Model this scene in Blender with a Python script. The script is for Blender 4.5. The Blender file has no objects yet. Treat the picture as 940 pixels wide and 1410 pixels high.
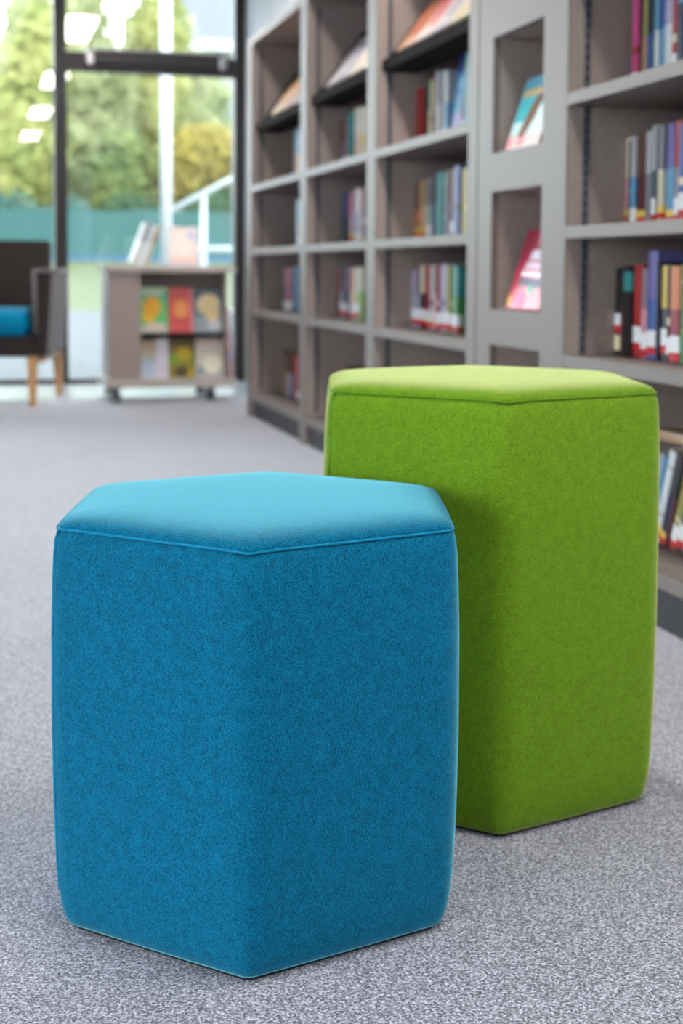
import bpy, bmesh, math, random
from mathutils import Vector, Matrix

R = math.radians
sc = bpy.context.scene
col = sc.collection

# ------------------------------------------------------------------ camera
F_PX, YAW, PITCH, ROLL, PPY, CAM_H = 1878.3, 0.26574, 0.06763, 0.00649, 501.2, 0.75
fwd = Vector((math.sin(YAW) * math.cos(PITCH), math.cos(YAW) * math.cos(PITCH), -math.sin(PITCH)))
rt = Vector((math.cos(YAW), -math.sin(YAW), 0))
up = rt.cross(fwd)
rt2 = rt * math.cos(ROLL) + up * math.sin(ROLL)
up2 = up * math.cos(ROLL) - rt * math.sin(ROLL)
cd = bpy.data.cameras.new('camera')
cd.sensor_fit = 'VERTICAL'
cd.sensor_height = 36.0
cd.sensor_width = 24.0
cd.lens = 36.0 * F_PX / 1410
cd.shift_y = (PPY - 705) / 1410
cd.dof.use_dof = True
cd.dof.focus_distance = 1.42
cd.dof.aperture_fstop = 4.8
cd.clip_end = 400
cam = bpy.data.objects.new('camera', cd)
col.objects.link(cam)
m = Matrix.Identity(4)
for i in range(3):
    m[i][0], m[i][1], m[i][2] = rt2[i], up2[i], -fwd[i]
m[2][3] = CAM_H
cam.matrix_world = m
sc.camera = cam

# ------------------------------------------------------------------ sky and exposure
SKY_STRENGTH = 10.0
LAMP_STRENGTH = 44.0
wd = bpy.data.worlds.new('overcast_sky')
sc.world = wd
wd.use_nodes = True
nt = wd.node_tree
nt.nodes.clear()
out = nt.nodes.new('ShaderNodeOutputWorld')
bg = nt.nodes.new('ShaderNodeBackground')
tc = nt.nodes.new('ShaderNodeTexCoord')
sp = nt.nodes.new('ShaderNodeSeparateXYZ')
rp = nt.nodes.new('ShaderNodeValToRGB')
rp.color_ramp.elements[0].color = (0.86, 0.93, 1.0, 1)
rp.color_ramp.elements[0].position = 0.0
rp.color_ramp.elements[1].color = (0.80, 0.90, 1.0, 1)
rp.color_ramp.elements[1].position = 0.7
nt.links.new(tc.outputs['Generated'], sp.inputs[0])
nt.links.new(sp.outputs['Z'], rp.inputs[0])
nt.links.new(rp.outputs[0], bg.inputs['Color'])
bg.inputs['Strength'].default_value = SKY_STRENGTH
nt.links.new(bg.outputs[0], out.inputs[0])
sc.view_settings.view_transform = 'Standard'
sc.view_settings.look = 'None'
sc.view_settings.gamma = 1.0
sc.view_settings.use_curve_mapping = False
sc.view_settings.exposure = 0.0
sc.cycles.max_bounces = 8
sc.cycles.diffuse_bounces = 4
sc.cycles.glossy_bounces = 3
sc.cycles.transmission_bounces = 4
sc.cycles.transparent_max_bounces = 12
sc.cycles.use_denoising = True

# ------------------------------------------------------------------ helpers
def lin(c):
    """sRGB 0-255 to linear"""
    o = []
    for v in c:
        v = v / 255.0
        o.append(v / 12.92 if v <= 0.04045 else ((v + 0.055) / 1.055) ** 2.4)
    return (o[0], o[1], o[2], 1.0)

def tag(o, label=None, cat=None, group=None, kind=None):
    if label: o['label'] = label
    if cat: o['category'] = cat
    if group: o['group'] = group
    if kind: o['kind'] = kind
    return o

def link(name, bm, mats, parent=None, smooth=False, loc=None):
    me = bpy.data.meshes.new(name)
    bmesh.ops.recalc_face_normals(bm, faces=bm.faces)
    bm.to_mesh(me)
    bm.free()
    for mm in (mats if isinstance(mats, (list, tuple)) else [mats]):
        me.materials.append(mm)
    if smooth:
        for p in me.polygons: p.use_smooth = True
    o = bpy.data.objects.new(name, me)
    col.objects.link(o)
    if parent: o.parent = parent
    if loc: o.location = loc
    return o

def empty(name, loc=(0, 0, 0), rot=(0, 0, 0)):
    o = bpy.data.objects.new(name, None)
    o.empty_display_size = 0.1
    col.objects.link(o)
    o.location = loc
    o.rotation_euler = rot
    return o

def box(bm, x0, x1, y0, y1, z0, z1, bev=0.0, mi=0):
    vs = [bm.verts.new((x, y, z)) for z in (z0, z1) for y in (y0, y1) for x in (x0, x1)]
    q = [(0, 2, 3, 1), (4, 5, 7, 6), (0, 1, 5, 4), (2, 6, 7, 3), (0, 4, 6, 2), (1, 3, 7, 5)]
    fs = [bm.faces.new([vs[i] for i in f]) for f in q]
    for f in fs: f.material_index = mi
    if bev > 0:
        es = set(e for f in fs for e in f.edges)
        r = bmesh.ops.bevel(bm, geom=list(es), offset=bev, segments=2, affect='EDGES', profile=0.5)
        for f in r['faces']: f.material_index = mi
    return bm

def nb(*args, **k):
    bm = bmesh.new()
    return box(bm, *args, **k)

def prism(bm, pts, axis, a0, a1, mi=0):
    """extrude a 2-D outline along an axis (0 x, 1 y, 2 z)"""
    def mk(p, a):
        v = list(p)
        v.insert(axis, a)
        return bm.verts.new(v)
    A = [mk(p, a0) for p in pts]
    B = [mk(p, a1) for p in pts]
    n = len(pts)
    fs = [bm.faces.new(A), bm.faces.new(B)]
    for i in range(n):
        fs.append(bm.faces.new((A[i], A[(i + 1) % n], B[(i + 1) % n], B[i])))
    for f in fs: f.material_index = mi
    return bm

def tube(bm, p0, p1, r0, r1=None, n=14, mi=0):
    r1 = r0 if r1 is None else r1
    p0, p1 = Vector(p0), Vector(p1)
    d = (p1 - p0).normalized()
    a = d.orthogonal().normalized()
    b = d.cross(a)
    rings = []
    for p, r in ((p0, r0), (p1, r1)):
        rings.append([bm.verts.new(p + a * (r * math.cos(2 * math.pi * i / n)) + b * (r * math.sin(2 * math.pi * i / n))) for i in range(n)])
    fs = [bm.faces.new(rings[0]), bm.faces.new(rings[1])]
    for i in range(n):
        fs.append(bm.faces.new((rings[0][i], rings[0][(i + 1) % n], rings[1][(i + 1) % n], rings[1][i])))
    for f in fs: f.material_index = mi
    return bm

def loop_tube(bm, pts, r, n=8):
    """closed tube through pts"""
    N = len(pts)
    rings = []
    for i, p in enumerate(pts):
        t = (pts[(i + 1) % N] - pts[i - 1]).normalized()
        a = Vector((0, 0, 1))
        b = t.cross(a).normalized()
        a = b.cross(t)
        rings.append([bm.verts.new(p + a * (r * math.sin(2 * math.pi * k / n)) + b * (r * math.cos(2 * math.pi * k / n))) for k in range(n)])
    for i in range(N):
        A, B = rings[i], rings[(i + 1) % N]
        for k in range(n):
            bm.faces.new((A[k], A[(k + 1) % n], B[(k + 1) % n], B[k]))
    return bm

# ------------------------------------------------------------------ materials
def base_mat(name):
    mt = bpy.data.materials.new(name)
    mt.use_nodes = True
    n = mt.node_tree.nodes
    b = n['Principled BSDF']
    return mt, mt.node_tree, b

def plain(name, rgb, rough=0.5, metal=0.0, var=0.06, scale=30.0, spec=0.5):
    mt, t, b = base_mat(name)
    c = lin(rgb)
    tx = t.nodes.new('ShaderNodeTexCoord')
    no = t.nodes.new('ShaderNodeTexNoise')
    no.inputs['Scale'].default_value = scale
    no.inputs['Detail'].default_value = 3
    mx = t.nodes.new('ShaderNodeMix')
    mx.data_type = 'RGBA'
    mx.inputs[6].default_value = tuple(max(0, v * (1 - var)) for v in c[:3]) + (1,)
    mx.inputs[7].default_value = tuple(min(1, v * (1 + var)) for v in c[:3]) + (1,)
    t.links.new(tx.outputs['Object'], no.inputs['Vector'])
    t.links.new(no.outputs['Fac'], mx.inputs[0])
    t.links.new(mx.outputs[2], b.inputs['Base Color'])
    b.inputs['Roughness'].default_value = rough
    b.inputs['Metallic'].default_value = metal
    b.inputs['Specular IOR Level'].default_value = spec
    return mt

def fabric(name, rgb, sheen=0.5, tint=(255, 255, 255), mott=0.28, scale=420.0, bump=0.35):
    """felted wool: fine mottled fibres, soft sheen"""
    mt, t, b = base_mat(name)
    c = lin(rgb)
    tx = t.nodes.new('ShaderNodeTexCoord')
    n1 = t.nodes.new('ShaderNodeTexNoise'); n1.inputs['Scale'].default_value = scale; n1.inputs['Detail'].default_value = 4; n1.inputs['Roughness'].default_value = 0.7
    n2 = t.nodes.new('ShaderNodeTexNoise'); n2.inputs['Scale'].default_value = scale * 0.16; n2.inputs['Detail'].default_value = 3
    for n in (n1, n2): t.links.new(tx.outputs['Object'], n.inputs['Vector'])
    ad = t.nodes.new('ShaderNodeMath'); ad.operation = 'MULTIPLY_ADD'
    t.links.new(n1.outputs['Fac'], ad.inputs[0]); ad.inputs[1].default_value = 0.85
    sc2 = t.nodes.new('ShaderNodeMath'); sc2.operation = 'MULTIPLY'; sc2.inputs[1].default_value = 0.15
    t.links.new(n2.outputs['Fac'], sc2.inputs[0]); t.links.new(sc2.outputs[0], ad.inputs[2])
    rmp = t.nodes.new('ShaderNodeValToRGB')
    rmp.color_ramp.elements[0].position = 0.30
    rmp.color_ramp.elements[1].position = 0.70
    rmp.color_ramp.elements[0].color = tuple(v * (1 - mott) for v in c[:3]) + (1,)
    rmp.color_ramp.elements[1].color = tuple(min(1, v * (1 + mott) + 0.004) for v in c[:3]) + (1,)
    t.links.new(ad.outputs[0], rmp.inputs[0])
    t.links.new(rmp.outputs[0], b.inputs['Base Color'])
    bp = t.nodes.new('ShaderNodeBump'); bp.inputs['Strength'].default_value = bump; bp.inputs['Distance'].default_value = 0.001
    t.links.new(n1.outputs['Fac'], bp.inputs['Height'])
    t.links.new(bp.outputs[0], b.inputs['Normal'])
    b.inputs['Roughness'].default_value = 0.85
    b.inputs['Specular IOR Level'].default_value = 0.08
    b.inputs['Sheen Weight'].default_value = sheen
    b.inputs['Sheen Roughness'].default_value = 0.32
    b.inputs['Sheen Tint'].default_value = lin(tint)
    return mt

def carpet_mat():
    mt, t, b = base_mat('loop_carpet')
    tx = t.nodes.new('ShaderNodeTexCoord')
    n1 = t.nodes.new('ShaderNodeTexNoise'); n1.inputs['Scale'].default_value = 330; n1.inputs['Detail'].default_value = 2; n1.inputs['Roughness'].default_value = 0.6
    n2 = t.nodes.new('ShaderNodeTexNoise'); n2.inputs['Scale'].default_value = 1.6; n2.inputs['Detail'].default_value = 2
    vo = t.nodes.new('ShaderNodeTexVoronoi'); vo.inputs['Scale'].default_value = 340
    for n in (n1, n2, vo): t.links.new(tx.outputs['Object'], n.inputs['Vector'])
    rmp = t.nodes.new('ShaderNodeValToRGB')
    e = rmp.color_ramp.elements
    e[0].position = 0.33; e[0].color = lin((54, 60, 72))
    e[1].position = 0.66; e[1].color = lin((221, 220, 233))
    k = e.new(0.48); k.color = lin((134, 132, 145))
    k = e.new(0.56); k.color = lin((174, 172, 186))
    sp3 = t.nodes.new('ShaderNodeSeparateColor'); t.links.new(vo.outputs['Color'], sp3.inputs[0])
    mf = t.nodes.new('ShaderNodeMix'); mf.data_type = 'FLOAT'; mf.inputs[0].default_value = 0.20
    t.links.new(n1.outputs['Fac'], mf.inputs[2]); t.links.new(sp3.outputs[0], mf.inputs[3])
    t.links.new(mf.outputs[0], rmp.inputs[0])
    mx = t.nodes.new('ShaderNodeMix'); mx.data_type = 'RGBA'; mx.blend_type = 'MULTIPLY'
    mx.inputs[0].default_value = 1.0
    r2 = t.nodes.new('ShaderNodeValToRGB')
    r2.color_ramp.elements[0].color = (0.90, 0.90, 0.91, 1); r2.color_ramp.elements[0].position = 0.35
    r2.color_ramp.elements[1].color = (1, 1, 1, 1); r2.color_ramp.elements[1].position = 0.65
    t.links.new(n2.outputs['Fac'], r2.inputs[0])
    t.links.new(rmp.outputs[0], mx.inputs[6]); t.links.new(r2.outputs[0], mx.inputs[7])
    t.links.new(mx.outputs[2], b.inputs['Base Color'])
    bp = t.nodes.new('ShaderNodeBump'); bp.inputs['Strength'].default_value = 0.15; bp.inputs['Distance'].default_value = 0.001
    t.links.new(n1.outputs['Fac'], bp.inputs['Height'])
    t.links.new(bp.outputs[0], b.inputs['Normal'])
    b.inputs['Roughness'].default_value = 0.8
    b.inputs['Specular IOR Level'].default_value = 0.3
    b.inputs['Sheen Weight'].default_value = 0.45
    b.inputs['Sheen Roughness'].default_value = 0.4
    return mt

def laminate(name, rgb, grain=0.10, rough=0.5):
    mt, t, b = base_mat(name)
    c = lin(rgb)
    tx = t.nodes.new('ShaderNodeTexCoord')
    no = t.nodes.new('ShaderNodeTexNoise'); no.inputs['Scale'].default_value = 160; no.inputs['Detail'].default_value = 4
    mp = t.nodes.new('ShaderNodeMapping'); mp.inputs['Scale'].default_value = (1, 1, 0.35)
    t.links.new(tx.outputs['Object'], mp.inputs[0]); t.links.new(mp.outputs[0], no.inputs['Vector'])
    rmp = t.nodes.new('ShaderNodeValToRGB')
    rmp.color_ramp.elements[0].position = 0.3; rmp.color_ramp.elements[1].position = 0.7
    rmp.color_ramp.elements[0].color = tuple(v * (1 - grain) for v in c[:3]) + (1,)
    rmp.color_ramp.elements[1].color = tuple(v * (1 + grain) for v in c[:3]) + (1,)
    t.links.new(no.outputs['Fac'], rmp.inputs[0]); t.links.new(rmp.outputs[0], b.inputs['Base Color'])
    b.inputs['Roughness'].default_value = rough
    return mt

def bands(name, stops, rough=0.4, wob=0.0):
    """cover printed in bands along its own height (object z in metres)"""
    mt, t, b = base_mat(name)
    tx = t.nodes.new('ShaderNodeTexCoord')
    s = t.nodes.new('ShaderNodeSeparateXYZ')
    t.links.new(tx.outputs['Object'], s.inputs[0])
    mu = t.nodes.new('ShaderNodeMath'); mu.operation = 'MULTIPLY'; mu.inputs[1].default_value = 1 / 0.3
    t.links.new(s.outputs['Z'], mu.inputs[0])
    src = mu.outputs[0]
    if wob:
        no = t.nodes.new('ShaderNodeTexNoise'); no.inputs['Scale'].default_value = 28
        t.links.new(tx.outputs['Object'], no.inputs['Vector'])
        ma = t.nodes.new('ShaderNodeMath'); ma.operation = 'MULTIPLY_ADD'; ma.inputs[1].default_value = wob
        t.links.new(no.outputs['Fac'], ma.inputs[0]); t.links.new(src, ma.inputs[2])
        src = ma.outputs[0]
    rmp = t.nodes.new('ShaderNodeValToRGB')
    rmp.color_ramp.interpolation = 'CONSTANT'
    e = rmp.color_ramp.elements
    e[0].position = 0; e[0].color = lin(stops[0][1])
    e.remove(e[1])
    for z, c in stops[1:]:
        k = e.new(min(0.999, z / 0.3)); k.color = lin(c)
    t.links.new(src, rmp.inputs[0])
    t.links.new(rmp.outputs[0], b.inputs['Base Color'])
    b.inputs['Roughness'].default_value = rough
    return mt

def emit(name, rgb, strength):
    mt, t, b = base_mat(name)
    b.inputs['Base Color'].default_value = (0.8, 0.8, 0.8, 1)
    b.inputs['Emission Color'].default_value = lin(rgb)
    b.inputs['Emission Strength'].default_value = strength
    return mt

def glass_mat():
    mt = bpy.data.materials.new('window_glass')
    mt.use_nodes = True
    t = mt.node_tree
    t.nodes.clear()
    o = t.nodes.new('ShaderNodeOutputMaterial')
    tr = t.nodes.new('ShaderNodeBsdfTransparent'); tr.inputs[0].default_value = (0.95, 0.98, 0.97, 1)
    gl = t.nodes.new('ShaderNodeBsdfGlossy'); gl.inputs['Roughness'].default_value = 0.0
    gl.inputs['Color'].default_value = (0.9, 0.95, 1, 1)
    fr = t.nodes.new('ShaderNodeFresnel'); fr.inputs['IOR'].default_value = 1.52
    mx = t.nodes.new('ShaderNodeMixShader')
    t.links.new(fr.outputs[0], mx.inputs[0]); t.links.new(tr.outputs[0], mx.inputs[1]); t.links.new(gl.outputs[0], mx.inputs[2])
    t.links.new(mx.outputs[0], o.inputs[0])
    return mt

def leafy(name, c1, c2, c3, scale=1.2, through=0.0):
    mt, t, b = base_mat(name)
    tx = t.nodes.new('ShaderNodeTexCoord')
    no = t.nodes.new('ShaderNodeTexNoise'); no.inputs['Scale'].default_value = scale; no.inputs['Detail'].default_value = 4
    t.links.new(tx.outputs['Object'], no.inputs['Vector'])
    rmp = t.nodes.new('ShaderNodeValToRGB')
    e = rmp.color_ramp.elements
    e[0].position = 0.36; e[0].color = lin(c1)
    e[1].position = 0.66; e[1].color = lin(c3)
    k = e.new(0.5); k.color = lin(c2)
    t.links.new(no.outputs['Fac'], rmp.inputs[0]); t.links.new(rmp.outputs[0], b.inputs['Base Color'])
    b.inputs['Roughness'].default_value = 0.7
    b.inputs['Specular IOR Level'].default_value = 0.2
    if through:
        tl = t.nodes.new('ShaderNodeBsdfTranslucent')
        mx = t.nodes.new('ShaderNodeMixShader'); mx.inputs[0].default_value = through
        t.links.new(rmp.outputs[0], tl.inputs['Color'])
        t.links.new(b.outputs[0], mx.inputs[1]); t.links.new(tl.outputs[0], mx.inputs[2])
        t.links.new(mx.outputs[0], t.nodes['Material Output'].inputs['Surface'])
    return mt

M = {}
M['carpet'] = carpet_mat()
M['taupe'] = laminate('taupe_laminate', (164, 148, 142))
M['taupe_shade'] = laminate('taupe_shaded_laminate', (98, 89, 86))  # darker taupe for the backs, deepens the shade inside the shelves
M['grey'] = laminate('light_grey_laminate', (115, 106, 101), grain=0.04)
M['board'] = laminate('pale_board', (190, 180, 174), grain=0.04)
M['plinth'] = plain('charcoal_plinth', (46, 44, 49), 0.6)
M['black'] = plain('black_metal', (34, 33, 36), 0.45, 0.3)
M['lip'] = plain('dark_grey_steel', (34, 31, 31), 0.95, 0.0, spec=0.1)
M['strip'] = plain('slotted_steel', (92, 95, 106), 0.5, 0.0)
M['frame'] = plain('dark_window_frame', (52, 47, 49), 0.45, 0.1)
M['silver'] = plain('brushed_aluminium', (190, 190, 194), 0.35, 0.7)
M['white_wall'] = plain('white_paint', (226, 230, 234), 0.8, var=0.02, scale=3)
M['soft_grey'] = plain('soft_grey_paint', (112, 112, 116), 0.8, var=0.02, scale=3)
M['ceiling'] = plain('mineral_ceiling_tile', (170, 170, 170), 0.9, var=0.04, scale=60)
M['glass'] = glass_mat()
M['blue'] = fabric('blue_wool', (0, 98, 131), 0.95, (150, 240, 255), 0.75, 520.0)
M['green'] = fabric('green_wool', (100, 136, 24), 0.80, (255, 250, 180), 0.6, 520.0)
M['bluethread'] = fabric('blue_thread', (10, 130, 172), 0.3, (200, 235, 255), scale=900)
M['greenthread'] = fabric('green_thread', (96, 138, 24), 0.3, (245, 255, 190), scale=900)
M['chair'] = fabric('brown_grey_upholstery', (62, 55, 53), 0.25, (220, 215, 225), scale=300)
M['cushion'] = fabric('teal_blue_vinyl', (0, 140, 185), 0.1, (220, 240, 255), scale=300, bump=0.05)
M['cushion'].node_tree.nodes['Principled BSDF'].inputs['Roughness'].default_value = 0.4
M['piping'] = fabric('grey_piping', (128, 122, 124), 0.4, (230, 228, 235), scale=300)
M['oak'] = laminate('oak', (214, 164, 110), grain=0.15)
M['pages'] = plain('book_pages', (226, 216, 196), 0.9, var=0.1, scale=200)
M['tyre'] = plain('castor_rubber', (44, 42, 46), 0.6)
M['label_white'] = plain('white_sticker', (236, 234, 236), 0.5, var=0.02)
M['label_red'] = plain('red_sticker', (205, 40, 46), 0.5, var=0.05)
M['label_cream'] = plain('cream_sticker', (232, 212, 176), 0.5, var=0.05)
M['label_yellow'] = plain('yellow_sticker', (232, 200, 90), 0.5, var=0.05)
M['post'] = plain('white_painted_steel', (162, 164, 165), 0.5, var=0.01)
M['rail'] = plain('pale_painted_steel', (160, 165, 166), 0.5, var=0.02)
M['pave'] = plain('pale_concrete', (54, 56, 58), 0.9, var=0.05, scale=2)
M['lawn'] = leafy('lawn_grass', (55, 64, 31), (61, 67, 34), (67, 69, 37), 0.35)
M['netting'] = plain('teal_windbreak_netting', (34, 72, 69), 0.8, var=0.14, scale=0.8)
M['kick'] = plain('blue_kickboard', (36, 71, 99), 0.6)
M['bark'] = plain('bark', (71, 60, 47), 0.9, var=0.25, scale=6)
M['brickwall'] = plain('pale_render', (139, 136, 128), 0.9)
M['slate'] = plain('grey_slate', (86, 86, 89), 0.8, var=0.12, scale=1.5)

# ------------------------------------------------------------------ room shell
XB = 1.385                      # front plane of the bookcases
YW = 9.15                       # glazed end wall
X0, Y0, ZC = -5.2, -10.0, 2.72   # far side wall, wall behind, ceiling
XW = 1.80                       # wall behind the bookcases

def structure(name, bm, mt, label, cat, smooth=False):
    o = link(name, bm, mt, None, smooth)
    return tag(o, label, cat, kind='structure')

structure('floor', nb(X0, XW, Y0, YW + 0.06, -0.08, 0), M['carpet'], 'grey flecked loop-pile carpet floor', 'floor')
M['entrance'] = plain('pale_entrance_vinyl', (206, 212, 218), 0.22, var=0.02, scale=5)
structure('trim_1', nb(X0 + 0.02, XW - 0.01, 8.02, YW - 0.045, 0.0, 0.0018), M['entrance'], 'pale smooth floor strip along the foot of the windows', 'floor strip')
structure('ceiling', nb(X0, XW, Y0, YW + 0.1, ZC, ZC + 0.1), M['ceiling'], 'plain white ceiling', 'ceiling')
structure('wall_right', nb(XW, XW + 0.15, Y0, YW + 0.1, 0, ZC), M['white_wall'], 'white wall behind the tall bookcases', 'wall')
bm = nb(X0 - 0.15, X0, Y0, -5.81, 0, ZC)
box(bm, X0 - 0.15, X0, 3.01, YW + 0.1, 0, ZC)
structure('wall_left', bm, M['soft_grey'], 'grey side wall with added fill-light windows, facing the bookcases', 'wall')
structure('wall_back', nb(X0, XW, Y0 - 0.15, Y0, 0, ZC), M['soft_grey'], 'grey wall opposite the tall windows', 'wall')

def window(name, label, x0, x1, jl, jr, transom=None, base=None, turn=0.0):
    """full-height glazing: jambs, head, sill, optional transom, panes"""
    ox = (x0 + x1) / 2
    root = empty(name, base or (ox, YW, 0), (0, 0, turn))
    tag(root, label, 'window', kind='structure')
    ya, yb = -0.04, 0.05
    bm = bmesh.new()
    box(bm, x0 - ox, x0 - ox + jl, ya, yb, 0, ZC, 0.004)
    if jr: box(bm, x1 - ox - jr, x1 - ox, ya, yb, 0, ZC, 0.004)
    box(bm, x0 - ox + jl, x1 - ox - jr, ya, yb, ZC - 0.08, ZC, 0.004)
    box(bm, x0 - ox + jl, x1 - ox - jr, ya, yb, 0, 0.035, 0.004)
    if transom: box(bm, x0 - ox + jl, x1 - ox - jr, ya, yb, transom[0], transom[1], 0.004)
    link('window_frame', bm, M['frame'], root)
    zs = [(0.035, ZC - 0.08)] if not transom else [(0.035, transom[0]), (transom[1], ZC - 0.08)]
    for a, b in zs:
        link('pane', nb(x0 - ox + jl, x1 - ox - jr, 0.0, 0.006, a, b), M['glass'], root)
    return root

window('window_1', 'tall dark-framed glazing with a transom bar beside the bookcases', 0.538, XW, 0.084, 0.075, (2.045, 2.165))
window('window_2', 'tall undivided window pane behind the armchair', -1.15, 0.538, 0.07, 0.0)
window('window_3', 'tall undivided window pane far along the glazed wall', -2.85, -1.15, 0.07, 0.0)
window('window_4', 'tall undivided window pane in the corner of the glazed wall', X0, -2.85, 0.07, 0.0)

for k in range(4):  # out-of-view panes added to throw daylight on the stools' side faces
    window('window_%d' % (5 + k), 'unseen side-wall window pane added for fill daylight, %s from the glazed end' % ('first', 'second', 'third', 'fourth')[k],
           0, 2.2, 0.07, 0.0, None, (X0 - 0.06, 1.9 - 2.2 * k, 0), math.pi / 2)

# window opener fixed along the transom
op = empty('window_opener', (1.17, YW - 0.04, 2.12))
tag(op, 'long metal window opener fixed along the dark transom bar', 'window opener')
link('housing', nb(-0.42, 0.47, -0.05, 0, -0.035, 0.055, 0.006), M['frame'], op)
link('top_cover', nb(-0.42, 0.47, -0.052, 0, 0.0555, 0.066, 0.003), M['silver'], op)
for x in (-0.43, 0.44):
    link('end_cap', nb(x, x + 0.05, -0.062, 0, -0.04, 0.045, 0.008), M['silver'], op)

# ceiling lights: recessed linear panels in rows
M['lamp'] = emit('lamp_diffuser', (255, 248, 239), LAMP_STRENGTH)
for rx, rname in ((0.87, 'above the bookcase aisle'), (-4.6, 'over the open side of the room')):
    for k, ry in enumerate((6.9, 3.75, 0.75, -2.3)):
        t = empty('ceiling_light', (rx, ry, ZC))
        where = ('nearest the windows', 'second from the windows', 'third from the windows', 'last before the back wall')[k]
        tag(t, 'slim white ceiling light %s, %s' % (rname, where), 'ceiling light', 'linear ceiling lights')
        bm = bmesh.new()
        for a in ((-0.14, -0.12, -0.66, 0.66), (0.12, 0.14, -0.66, 0.66), (-0.12, 0.12, -0.66, -0.64), (-0.12, 0.12, 0.64, 0.66)):
            box(bm, a[0], a[1], a[2], a[3], -0.025, 0.0, 0.002)
        link('trim_frame', bm, M['white_wall'], t)
        link('diffuser', nb(-0.12, 0.12, -0.64, 0.64, -0.018, -0.002), M['lamp'], t)

# ------------------------------------------------------------------ stools
def hex_ring(R0, rc, inset, z, dip=None, ne=10, na=7, wob=0.0):
    """rounded hexagon outline, corner 0 on +x, ccw"""
    a = R0 * math.cos(math.pi / 6) - inset
    r = max(rc - inset * 0.6, 0.006)
    r = min(r, 0.7 * a)
    cr = (a - r) / math.cos(math.pi / 6)
    pts = []
    for i in range(6):
        th = i * math.pi / 3
        cx, cy = cr * math.cos(th), cr * math.sin(th)
        for k in range(na):
            ph = th - math.pi / 6 + (math.pi / 3) * k / (na - 1)
            pts.append([cx + r * math.cos(ph), cy + r * math.sin(ph)])
        nx = (i + 1) * math.pi / 3
        ex, ey = cr * math.cos(nx), cr * math.sin(nx)
        ph = th + math.pi / 6
        p0 = (cx + r * math.cos(ph), cy + r * math.sin(ph))
        p1 = (ex + r * math.cos(ph), ey + r * math.sin(ph))
        for k in range(1, ne):
            s = k / ne
            pts.append([p0[0] + (p1[0] - p0[0]) * s + wob * math.sin(math.pi * s) * math.cos(ph),
                        p0[1] + (p1[1] - p0[1]) * s + wob * math.sin(math.pi * s) * math.sin(ph)])
    res = []
    for x, y in pts:
        zz = z
        if dip:
            for ci, amp in dip:
                ang = math.atan2(y, x) - ci * math.pi / 3
                ang = (ang + math.pi) % (2 * math.pi) - math.pi
                zz -= amp * math.exp(-(ang / 0.05) ** 2)
        res.append(Vector((x, y, zz)))
    return res

def skin(bm, rings, cap0=True, cap1=True):
    V = [[bm.verts.new(p) for p in r] for r in rings]
    n = len(V[0])
    for a, b in zip(V, V[1:]):
        for i in range(n):
            bm.faces.new((a[i], a[(i + 1) % n], b[(i + 1) % n], b[i]))
    if cap0: bm.faces.new(V[0])
    if cap1: bm.faces.new(V[-1])
    return bm

def stool(label, loc, yaw, R0, H, mat, thread, dips, seams):
    root = empty('hexagonal_stool', loc, (0, 0, yaw))
    tag(root, label, 'stool', 'hexagonal upholstered stools')
    rc = 0.027
    prof = [(0.0055, 0.0145), (0.009, 0.0110), (0.018, 0.0075), (0.030, 0.0047), (0.048, 0.002), (0.075, 0.0), (0.14, -0.002),
            (H * 0.5, -0.0035), (H - 0.12, -0.003), (H - 0.06, -0.002), (H - 0.03, -0.001), (H - 0.012, 0.0005), (H - 0.003, 0.003), (H, 0.0055)]
    rings = []
    for z, ins in prof:
        f = max(0, (z - (H - 0.07)) / 0.07) ** 2
        q = min(1.0, min(z - 0.004, H - z) / 0.10)
        rings.append(hex_ring(R0, rc + 0.018 * max(0.0, q), ins - 0.0026 * max(0.0, q), z, [(c, 2.5 * a * f) for c, a in dips], wob=0.001))
    link('side_cover', skin(bmesh.new(), rings), mat, root, True)
    tp = [(0.0, 0.0050), (0.0025, 0.0035), (0.0055, 0.0045), (0.0085, 0.0080), (0.0112, 0.0145), (0.0135, 0.024), (0.0153, 0.037), (0.0167, 0.056), (0.0176, 0.090), (0.018, 0.15)]
    rings = []
    for dz, ins in tp:
        f = max(0.0, 1 - dz / 0.02)
        rings.append(hex_ring(R0, rc + 0.004 + 1.1 * ins, ins, H + dz, [(c, a * f) for c, a in dips], wob=0.001))
    link('top_panel', skin(bmesh.new(), rings), mat, root, True)
    link('top_seam', loop_tube(bmesh.new(), hex_ring(R0, rc, 0.0033, H + 0.001, dips, wob=0.001), 0.0014), thread, root, True)
    for ci in seams:
        # upright seam down one corner
        bm = bmesh.new()
        ang = ci * math.pi / 3
        for (z, i0), (z1, i1) in zip(prof[4:-1], prof[5:]):
            e = []
            for zz, ii in ((z, i0), (z1, i1)):
                q = max(0.0, min(1.0, min(zz - 0.004, H - zz) / 0.10))
                p = hex_ring(R0, rc + 0.018 * q, ii - 0.0026 * q, zz, wob=0.001)
                far = max((Vector((v.x, v.y)).dot(Vector((math.cos(ang), math.sin(ang)))) for v in p))
                e.append(((far - 0.0003) * math.cos(ang), (far - 0.0003) * math.sin(ang), zz))
            tube(bm, e[0], e[1], 0.0018, n=6)
        link('corner_seam', bm, thread, root, True)
    link('base_board', skin(bmesh.new(), [hex_ring(R0, rc, 0.019, 0.0), hex_ring(R0, rc, 0.019, 0.0062)]), M['black'], root)
    return root

stool('lower bright blue hexagonal fabric stool on the carpet in front', (0.3363, 1.6027, 0), -1.8275, 0.2610, 0.4616,
      M['blue'], M['bluethread'], [(0, 0.0018), (5, 0.001)], (5,))
stool('taller lime green hexagonal fabric stool behind the blue stool', (0.7318, 1.8870, 0), -1.8200, 0.2655, 0.5834,
      M['green'], M['greenthread'], [(0, 0.0018), (5, 0.001)], (5,))

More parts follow.
